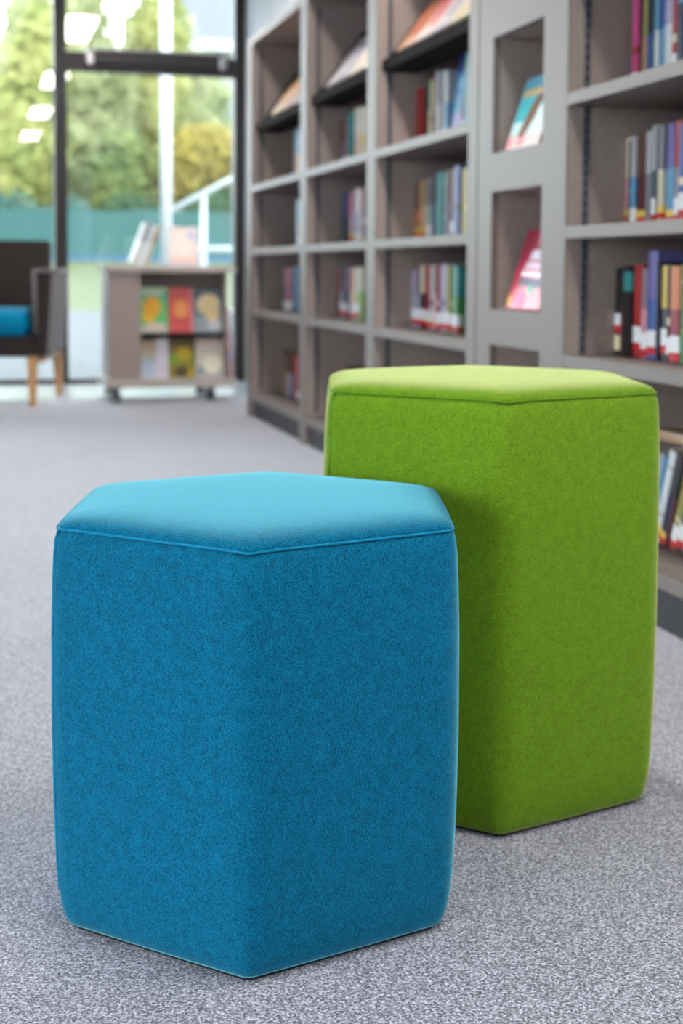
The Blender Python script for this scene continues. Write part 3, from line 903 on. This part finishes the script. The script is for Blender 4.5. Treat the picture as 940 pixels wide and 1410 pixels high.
for px, py in ((-0.298, 0.04), (0.245, 0.04), (-0.298, DD - 0.06), (0.245, DD - 0.06)):
    cs = link('castor', nb(px - 0.03, px + 0.03, py - 0.03, py + 0.03, 0.076, 0.0855, 0.002), M['black'], ct)
    bm = bmesh.new()
    for s in (-1, 1):
        tube(bm, (px + s * 0.006, py + 0.012, 0.034), (px + s * 0.024, py + 0.012, 0.034), 0.034, n=20)
    link('wheel', bm, M['tyre'], cs)
    bm = bmesh.new()
    prism(bm, [(py - 0.022, 0.076), (py + 0.022, 0.076), (py + 0.03, 0.036), (py - 0.006, 0.036)], 0, px - 0.0045, px + 0.0045)
    link('fork', bm, M['black'], cs)

def trolley_book(x, z, w, h, cm, art, txt, tilt=9, y=0.045):
    o = face_book(w, h, 0.012, cm, art)
    o.location = (1.09 + x, 7.75 + y, z)
    o.rotation_euler = (R(-tilt), 0, 0)
    tag(o, txt, 'book', 'picture books facing out on the trolley')
T = 'on the trolley'
trolley_book(-0.076, 0.3935, 0.158, 0.265, bands('cover_jungle', [(0, (196, 206, 186)), (0.05, (110, 196, 120)), (0.20, (96, 190, 150)), (0.24, (170, 210, 170))], 0.35, 0.05),
    [('cover_animal', 'disc', (-0.012, 0.150, 0.052, 0.060, ink('amber', (238, 178, 52)))), ('cover_animal', 'disc', (-0.03, 0.095, 0.04, 0.035, ink('gold2', (240, 196, 60)))),
     ('cover_title', 'rect', (-0.06, 0.05, 0.215, 0.245, ink('pale_mint', (206, 226, 206)))), ('cover_ground', 'disc', (0.0, 0.035, 0.06, 0.022, ink('blush2', (232, 206, 200))))],
    'green picture book with amber artwork, top tier of the trolley')
trolley_book(0.079, 0.3935, 0.142, 0.262, bands('cover_scarlet', [(0, (206, 90, 92)), (0.03, (222, 92, 88)), (0.22, (206, 90, 90))], 0.35, 0.03),
    [('cover_sun', 'disc', (0.0, 0.140, 0.042, 0.055, ink('apricot', (244, 160, 92)))), ('cover_title', 'rect', (-0.04, 0.04, 0.062, 0.078, ink('brick', (180, 70, 66)))),
     ('cover_edge', 'rect', (0.058, 0.071, 0.0, 0.262, ink('dusty', (222, 160, 166))))],
    'red picture book with an apricot circle, top tier of the trolley')
trolley_book(0.238, 0.3935, 0.160, 0.258, bands('cover_dusk', [(0, (150, 164, 172)), (0.10, (110, 130, 142)), (0.20, (92, 106, 120))], 0.35, 0.06),
    [('cover_animal', 'disc', (0.0, 0.165, 0.066, 0.062, ink('straw', (238, 216, 166)))), ('cover_animal', 'disc', (0.02, 0.11, 0.045, 0.04, ink('straw', (238, 216, 166)))),
     ('cover_title', 'disc', (0.03, 0.045, 0.04, 0.03, ink('silver_ink', (206, 206, 212))))],
    'grey blue picture book with a straw coloured round face, top tier of the trolley')
trolley_book(-0.110, 0.1315, 0.088, 0.225, bands('cover_shore', [(0, (206, 214, 226)), (0.10, (196, 206, 206)), (0.15, (222, 206, 176))], 0.35, 0.06),
    [('cover_hill', 'disc', (-0.008, 0.150, 0.026, 0.034, ink('wheat2', (226, 212, 180)))), ('cover_sea', 'disc', (0.0, 0.06, 0.034, 0.045, ink('mist', (190, 210, 232))))],
    'beige and pale blue picture book, bottom tier of the trolley by the end panel')
trolley_book(-0.030, 0.1315, 0.070, 0.236, bands('cover_snow', [(0, (226, 218, 230)), (0.20, (240, 236, 240))], 0.35, 0.02),
    [('cover_title', 'rect', (-0.02, 0.02, 0.05, 0.062, ink('lilac2', (206, 196, 222))))],
    'narrow white book, bottom tier of the trolley', 7, 0.035)
trolley_book(0.082, 0.1315, 0.148, 0.230, bands('cover_forest', [(0, (150, 140, 60)), (0.07, (150, 150, 50)), (0.16, (140, 110, 44)), (0.20, (116, 96, 66))], 0.35, 0.06),
    [('cover_sun', 'disc', (0.01, 0.140, 0.046, 0.040, ink('mustard', (206, 180, 50)))), ('cover_leaf', 'disc', (-0.035, 0.115, 0.032, 0.026, ink('fern', (140, 180, 50)))),
     ('cover_animal', 'disc', (0.0, 0.040, 0.045, 0.030, ink('umber', (84, 62, 50)))), ('cover_leaf', 'disc', (0.05, 0.03, 0.024, 0.02, ink('mustard', (206, 180, 50))))],
    'olive and mustard picture book, bottom tier of the trolley in the middle')
trolley_book(0.242, 0.1315, 0.158, 0.236, bands('cover_cream', [(0, (190, 190, 190)), (0.05, (226, 216, 200)), (0.18, (236, 220, 206))], 0.35, 0.05),
    [('cover_animal', 'disc', (0.015, 0.085, 0.052, 0.060, ink('ivory', (248, 240, 222)))), ('cover_title', 'rect', (-0.055, 0.055, 0.175, 0.205, ink('shell', (240, 222, 206)))),
     ('cover_shadow', 'disc', (-0.052, 0.045, 0.02, 0.03, ink('steel_ink', (150, 158, 170))))],
    'cream picture book, bottom tier of the trolley beside the bookcases')
# pink books standing on the ledge at the bookcase end
for k, (yy, w, h, cm, txt) in enumerate(((0.14, 0.20, 0.40, bands('cover_pinkstripe', [(0, (226, 186, 196)), (0.10, (206, 196, 226)), (0.16, (232, 190, 202)), (0.30, (236, 214, 220))], 0.35, 0.03), 'tall pink book standing on the trolley ledge at the bookcase end'),)):
    o = face_book(w, h, 0.018, cm, [('cover_title', 'rect', (-0.07, 0.07, 0.28, 0.32, ink('pale_rose', (240, 226, 230))))])
    o.rotation_euler = (R(-3), 0, D)
    o.location = (1.09 + x1 + 0.046, 7.75 + yy, 0.1305)
    tag(o, txt, 'book')
# books on top
o = face_book(0.17, 0.235, 0.012, bands('cover_blossom', [(0, (226, 214, 218)), (0.03, (236, 200, 190)), (0.06, (240, 226, 222))], 0.35, 0.05),
    [('cover_picture', 'disc', (-0.01, 0.12, 0.055, 0.07, ink('petal2', (246, 232, 226)))), ('cover_title', 'rect', (0.02, 0.07, 0.15, 0.21, ink('mist2', (206, 206, 226))))])
o.location = (1.09 + 0.115, 7.75 + 0.18, 0.7765); o.rotation_euler = (R(-14), 0, R(-4))
tag(o, 'pale pink picture book standing upright on top of the trolley', 'book')
o = spine_book(0.05, 0.245, 0.17, 'white', 'silver', 2, None)
o.location = (1.09 - 0.175, 7.75 + 0.12, 0.7765 + 0.012); o.rotation_euler = (0, R(20), 0)
tag(o, 'thick white book leaning over on top of the trolley', 'book')
o = spine_book(0.02, 0.235, 0.17, 'cream', 'tan', 2, None)
o.location = (1.09 - 0.115, 7.75 + 0.12, 0.7765 + 0.005); o.rotation_euler = (0, R(20), 0)
tag(o, 'thin cream and tan book leaning on top of the trolley', 'book')

# ------------------------------------------------------------------ armchair
ac = empty('armchair', (0.15, 8.02, 0), (0, 0, R(-11.5)))
tag(ac, 'dark brown armchair with a bright blue seat cushion and wooden legs', 'armchair')
hw, dp = 0.36, 0.37
def arm(s):
    bm = bmesh.new()
    xs = (hw - 0.105, hw) if s > 0 else (-hw, -hw + 0.105)
    t = 0.03
    pts = [(xs[0] + (t if s < 0 else 0.012), 0.275), (xs[1] - (t if s > 0 else 0.012), 0.275), (xs[1], 0.755), (xs[0], 0.755)]
    prism(bm, pts, 1, -dp, dp - 0.02)
    bmesh.ops.bevel(bm, geom=list(bm.edges), offset=0.014, segments=3, affect='EDGES')
    return bm
for s in (-1, 1):
    ar = link('armrest', arm(s), M['chair'], ac, False)
    a0, a1 = (hw - 0.105, hw) if s > 0 else (-hw, -hw + 0.105)
    bm = bmesh.new()
    pts = [(a0 + 0.016, -dp - 0.001, 0.40), (a0 + 0.010, -dp - 0.001, 0.744), (a1 - 0.010, -dp - 0.001, 0.744), (a1 - 0.010, dp - 0.03, 0.748)]
    for p, q in zip(pts, pts[1:]): tube(bm, p, q, 0.011, n=8)
    link('arm_piping', bm, M['piping'], ar, True)
bm = bmesh.new()
prism(bm, [(dp - 0.16, 0.30), (dp - 0.01, 0.275), (dp + 0.06, 0.915), (dp - 0.02, 0.925)], 0, -hw + 0.112, hw - 0.112)
bmesh.ops.bevel(bm, geom=list(bm.edges), offset=0.014, segments=3, affect='EDGES')
link('backrest', bm, M['chair'], ac)
link('seat_base', nb(-hw + 0.095, hw - 0.095, -dp + 0.01, dp - 0.1, 0.270, 0.385, 0.012), M['chair'], ac)
bm = nb(-hw + 0.115, hw - 0.128, -dp - 0.015, dp - 0.15, 0.383, 0.535, 0.045)
link('seat_cushion', bm, M['cushion'], ac, True)
for sx in (-1, 1):
    link('side_rail', nb(sx * (hw - 0.075) - 0.018, sx * (hw - 0.075) + 0.018, -dp + 0.06, dp - 0.06, 0.240, 0.276, 0.004), M['oak'], ac)
    for sy in (-1, 1):
        bm = bmesh.new()
        x, y = sx * (hw - (0.112 if sy < 0 else 0.072)), sy * (dp - 0.035)
        a = [(x - 0.028, y - 0.026), (x + 0.028, y - 0.026), (x + 0.028, y + 0.026), (x - 0.028, y + 0.026)]
        dx, dy = sx * 0.004, sy * 0.03
        b = [(x + dx - 0.018, y + dy - 0.016), (x + dx + 0.018, y + dy - 0.016), (x + dx + 0.018, y + dy + 0.016), (x + dx - 0.018, y + dy + 0.016)]
        A = [bm.verts.new((p[0], p[1], 0.274)) for p in a]
        B = [bm.verts.new((p[0], p[1], 0.0)) for p in b]
        bm.faces.new(A); bm.faces.new(B)
        for i in range(4): bm.faces.new((A[i], A[(i + 1) % 4], B[(i + 1) % 4], B[i]))
        link('leg', bm, M['oak'], ac)

# ------------------------------------------------------------------ outdoors
structure('pavement', nb(-14, 24, YW + 0.06, 26, -0.10, -0.02), M['pave'], 'pale concrete paving outside the windows', 'pavement')
structure('terrace', nb(-24, X0 - 0.16, -14, YW + 0.05, -0.12, -0.03), M['pave'], 'pale concrete paving along the added side windows', 'pavement')
bm = bmesh.new()
NX, NYY = 40, 30
V = []
for j in range(NYY + 1):
    y = 26 + (60.6 - 26) * j / NYY
    row = []
    for i in range(NX + 1):
        x = -26 + 76 * i / NX
        row.append(bm.verts.new((x, y, -0.02 + 1.15 * ((y - 26) / 34) ** 1.0 + 0.02 * math.sin(x * 1.7) * math.sin(y * 1.3))))
    V.append(row)
for j in range(NYY):
    for i in range(NX):
        bm.faces.new((V[j][i], V[j][i + 1], V[j + 1][i + 1], V[j + 1][i]))
structure('lawn', bm, M['lawn'], 'pale green lawn rising beyond the paving', 'lawn')
structure('far_ground', nb(-40, 70, 60.5, 110, 0.6, 1.12), M['lawn'], 'rough grass beneath the far trees', 'ground')

nf = empty('windbreak_fence', (7, 60, 1.1))
tag(nf, 'long teal netting fence along the far edge of the lawn', 'fence')
for k in range(13):
    bm = bmesh.new()
    tube(bm, (-24 + 4 * k, 0.08, -0.4), (-24 + 4 * k, 0.08, 2.35), 0.05, n=8)
    link('fence_post', bm, M['bark'], nf)
bm = bmesh.new()
n = 120
pv = []
for i in range(n + 1):
    x = -26 + 52 * i / n
    yy = 0.03 * math.sin(x * 2.1)
    pv.append((bm.verts.new((x, yy, 0.22)), bm.verts.new((x, yy + 0.02, 2.25 + 0.05 * math.sin(x * 1.3)))))
for a, b in zip(pv, pv[1:]): bm.faces.new((a[0], b[0], b[1], a[1]))
link('netting', bm, M['netting'], nf)
link('kickboard', nb(-26, 26, -0.05, -0.02, -0.15, 0.24), M['kick'], nf)

# white lamp column and ramp railing just outside
bm = bmesh.new()
tube(bm, (0, 0, 0), (0, 0, 4.4), 0.046, n=24)
po = link('canopy_post', bm, M['post'], None, True, (1.597, 11.5, -0.02))
tag(po, 'round white steel post standing outside just behind the trolley', 'post')
link('base_plate', nb(-0.12, 0.12, -0.12, 0.12, 0.0005, 0.02, 0.003), M['post'], po)
rl = empty('ramp_handrail', (1.9, 11.7, -0.02))
tag(rl, 'pale metal handrail sloping up outside beside the white post', 'handrail')
bm = bmesh.new(); tube(bm, (-0.25, 0, 1.27), (1.6, 0, 2.27), 0.022, n=12); link('top_rail', bm, M['rail'], rl, True)
bm = bmesh.new(); tube(bm, (-0.02, 0, 0.955), (1.6, 0, 0.955), 0.028, n=12); link('middle_rail', bm, M['rail'], rl, True)
for px, h in ((0.045, 1.42), (0.85, 1.86), (1.55, 2.24)):
    bm = bmesh.new(); tube(bm, (px, 0, 0), (px, 0, h), 0.024, n=12); link('rail_post', bm, M['rail'], rl, True)

# house beyond the trees
hs = empty('house', (19.0, 86, 1.1))
tag(hs, 'pale house with a grey roof half hidden behind the far trees', 'house')
link('wall', nb(-5, 9, 0, 9, 0, 13.9), M['brickwall'], hs)
bm = bmesh.new()
prism(bm, [(-0.9, 13.9), (9.9, 13.9), (4.5, 20.5)], 0, -5.8, 9.8)
link('roof', bm, M['slate'], hs)
link('gutter', nb(-5.8, 9.8, -1.10, -0.9, 13.3, 13.95, 0.03), M['post'], hs)
for wx in (-2.5, 2.0, 6.0):
    wf = link('window', nb(wx - 0.9, wx + 0.9, -0.06, 0.0, 9.0, 11.2, 0.02), M['post'], hs)
    link('pane', nb(wx - 0.78, wx + 0.78, -0.08, -0.06, 9.12, 11.08), ink('window_grey', (120, 132, 144)), wf)

M['lf_yellow'] = leafy('leaves_yellow_green', (115, 123, 67), (141, 142, 83), (154, 150, 95), 0.55, 0.3)
M['lf_pale'] = leafy('leaves_pale_green', (129, 137, 94), (146, 149, 107), (159, 157, 118), 0.5, 0.3)
M['lf_green'] = leafy('leaves_mid_green', (82, 99, 60), (107, 118, 71), (124, 131, 80), 0.6, 0.3)
M['lf_dark'] = leafy('leaves_dark_green', (43, 63, 46), (59, 81, 55), (81, 97, 63), 0.7, 0.3)
M['lf_blue'] = leafy('leaves_blue_green', (65, 91, 81), (85, 108, 92), (104, 122, 104), 0.5, 0.3)
M['lf_gold'] = leafy('leaves_golden', (127, 112, 47), (141, 127, 59), (149, 135, 76), 0.5, 0.3)

def tree(name, label, loc, lobes, leaf, nleaf, mat, seed, trunk=0.22):
    """lobes: list of (x, y, z, rx, ry, rz) in metres from the foot"""
    rg = random.Random(seed)
    root = empty(name, loc)
    tag(root, label, 'tree', 'trees beyond the lawn')
    bm = bmesh.new()
    tot = sum(l[3] * l[5] for l in lobes)
    for (cx, cy, cz, rx, ry, rz) in lobes:
        r = bmesh.ops.create_icosphere(bm, subdivisions=3, radius=1.0)
        for v in r['verts']:
            d = v.co.copy()
            k = 0.80 + 0.13 * math.sin(d.x * 7 + seed) * math.sin(d.y * 6 + cx) + 0.12 * math.sin(d.z * 8 + cz + d.x * 4)
            v.co = Vector((cx + d.x * rx * k, cy + d.y * ry * k, cz + d.z * rz * k))
        for i in range(int(nleaf * rx * rz / tot)):
            while True:
                d = Vector((rg.uniform(-1, 1), rg.uniform(-1, 1), rg.uniform(-1, 1)))
                if 0.1 < d.length < 1: break
            d.normalize()
            k = rg.uniform(0.72, 1.10)
            c = Vector((cx + d.x * rx * k, cy + d.y * ry * k, cz + d.z * rz * k))
            nrm = (d + Vector((rg.uniform(-1, 1), rg.uniform(-1, 1), rg.uniform(-1, 1))) * 0.8).normalized()
            a = nrm.orthogonal().normalized()
            q = rg.uniform(0, 6.28)
            b = nrm.cross(a)
            a, b = a * math.cos(q) + b * math.sin(q), b * math.cos(q) - a * math.sin(q)
            s = leaf * rg.uniform(0.6, 1.25)
            bm.faces.new([bm.verts.new(c + a * s), bm.verts.new(c + b * s * 0.6), bm.verts.new(c - a * s), bm.verts.new(c - b * s * 0.6)])
    me = bpy.data.meshes.new('crown')
    bm.to_mesh(me); bm.free()
    me.materials.append(mat)
    cr = bpy.data.objects.new('crown', me); col.objects.link(cr); cr.parent = root
    zt = max(l[2] for l in lobes)
    bm = bmesh.new()
    tube(bm, (0, 0, -0.3), (0.1, 0, zt), trunk, trunk * 0.4, n=10)
    for (cx, cy, cz, rx, ry, rz) in lobes:
        tube(bm, (0.05, 0, zt * 0.35), (cx, cy, cz), trunk * 0.45, trunk * 0.15, n=7)
    link('trunk', bm, M['bark'], root, True)
    return root

G = 1.12
tree('broadleaf_tree', 'yellow green tree behind the fence seen above the armchair', (2.4, 64.5, G), [(0, 0, 5.6, 2.1, 1.6, 3.2), (-0.8, 0.3, 3.2, 2.2, 1.6, 1.9), (0.7, 0.2, 8.6, 1.5, 1.4, 2.0), (1.0, 0.2, 10.6, 1.2, 1.2, 1.4)], 0.22, 3000, M['lf_yellow'], 1)
tree('broadleaf_tree', 'tall pale tree behind the fence in line with the door frame upright', (5.3, 69.0, G), [(0, 0, 5.2, 2.5, 1.8, 3.0), (0.2, 0, 9.0, 2.2, 1.6, 2.4), (-0.2, 0.2, 2.6, 2.3, 1.7, 1.6), (0.2, 0.2, 12.6, 1.35, 1.4, 2.0), (1.15, 0.2, 9.4, 1.25, 1.4, 2.0)], 0.22, 3200, M['lf_pale'], 2)
tree('broadleaf_tree', 'mid green tree behind the fence next to the white post', (6.7, 65.2, G), [(0, 0, 3.6, 1.6, 1.4, 2.0), (0.3, 0, 5.0, 1.2, 1.3, 1.3)], 0.20, 2000, M['lf_green'], 3)
tree('broadleaf_tree', 'golden round tree behind the fence between white post and handrail', (10.75, 64.4, G), [(0, 0, 5.0, 1.8, 1.5, 1.5), (-0.5, 0.2, 3.9, 1.2, 1.2, 1.2)], 0.20, 1700, M['lf_gold'], 4)
tree('broadleaf_tree', 'pale leafy tree behind the fence reaching over the transom', (11.2, 73.4, G), [(0, 0, 8.2, 2.7, 1.8, 2.9), (1.6, 0.3, 5.2, 2.4, 1.8, 2.3), (-1.8, 0.2, 6.2, 2.0, 1.6, 2.3)], 0.22, 2800, M['lf_pale'], 5)
tree('broadleaf_tree', 'slender yellow green tree whose top stands over the transom', (9.35, 69.4, G), [(0, 0, 11.6, 1.5, 1.3, 2.4), (0.2, 0, 8.0, 1.5, 1.3, 2.6), (0.1, 0, 5.0, 1.2, 1.2, 1.6)], 0.20, 2200, M['lf_yellow'], 6)
tree('dark_shrub', 'dark green bush just behind the teal fence next to the post', (6.9, 62.0, G), [(0, 0, 2.1, 1.2, 0.8, 1.0), (0.9, 0.1, 1.9, 0.9, 0.7, 0.8)], 0.16, 1200, M['lf_dark'], 7, 0.08)
tree('dark_shrub', 'dark green bush just behind the teal fence under the handrail', (10.8, 62.0, G), [(0, 0, 2.2, 1.5, 0.8, 1.2), (1.8, 0.1, 2.4, 1.4, 0.8, 1.3)], 0.16, 1300, M['lf_dark'], 8, 0.08)
tree('blue_green_shrub', 'blue green bush behind the fence near the armchair', (1.5, 61.8, G), [(0, 0, 2.1, 1.5, 0.8, 1.0), (-1.6, 0, 2.3, 1.5, 0.8, 1.1)], 0.16, 1200, M['lf_blue'], 9, 0.08)
tree('blue_green_shrub', 'blue green bush behind the fence beside the dark upright', (4.3, 61.9, G), [(0, 0, 2.0, 0.9, 0.8, 0.9), (0.4, 0, 1.9, 0.7, 0.7, 0.8)], 0.16, 1000, M['lf_blue'], 10, 0.08)
tree('broadleaf_tree', 'broad green tree at the far end of the fence, past the handrail', (17.6, 68.5, G), [(0, 0, 5.0, 2.8, 2.0, 3.2), (1.4, 0, 7.6, 2.0, 1.8, 2.0)], 0.22, 2400, M['lf_green'], 11)
tree('broadleaf_tree', 'broad yellow green tree beyond the armchair side of the lawn', (-3.4, 66, G), [(0, 0, 5.4, 2.8, 2.0, 3.4), (-1.2, 0, 8.2, 2.0, 1.8, 2.0)], 0.22, 2400, M['lf_yellow'], 12)
tree('broadleaf_tree', 'wide pale tree filling the gap low behind the other trees', (5.6, 79.5, G), [(-1.2, 0, 9.6, 4.2, 2.3, 7.4), (-6.0, 0, 6.4, 3.4, 2.2, 5.4), (4.6, 0, 8.4, 3.8, 2.2, 6.6)], 0.26, 6500, M['lf_pale'], 13)
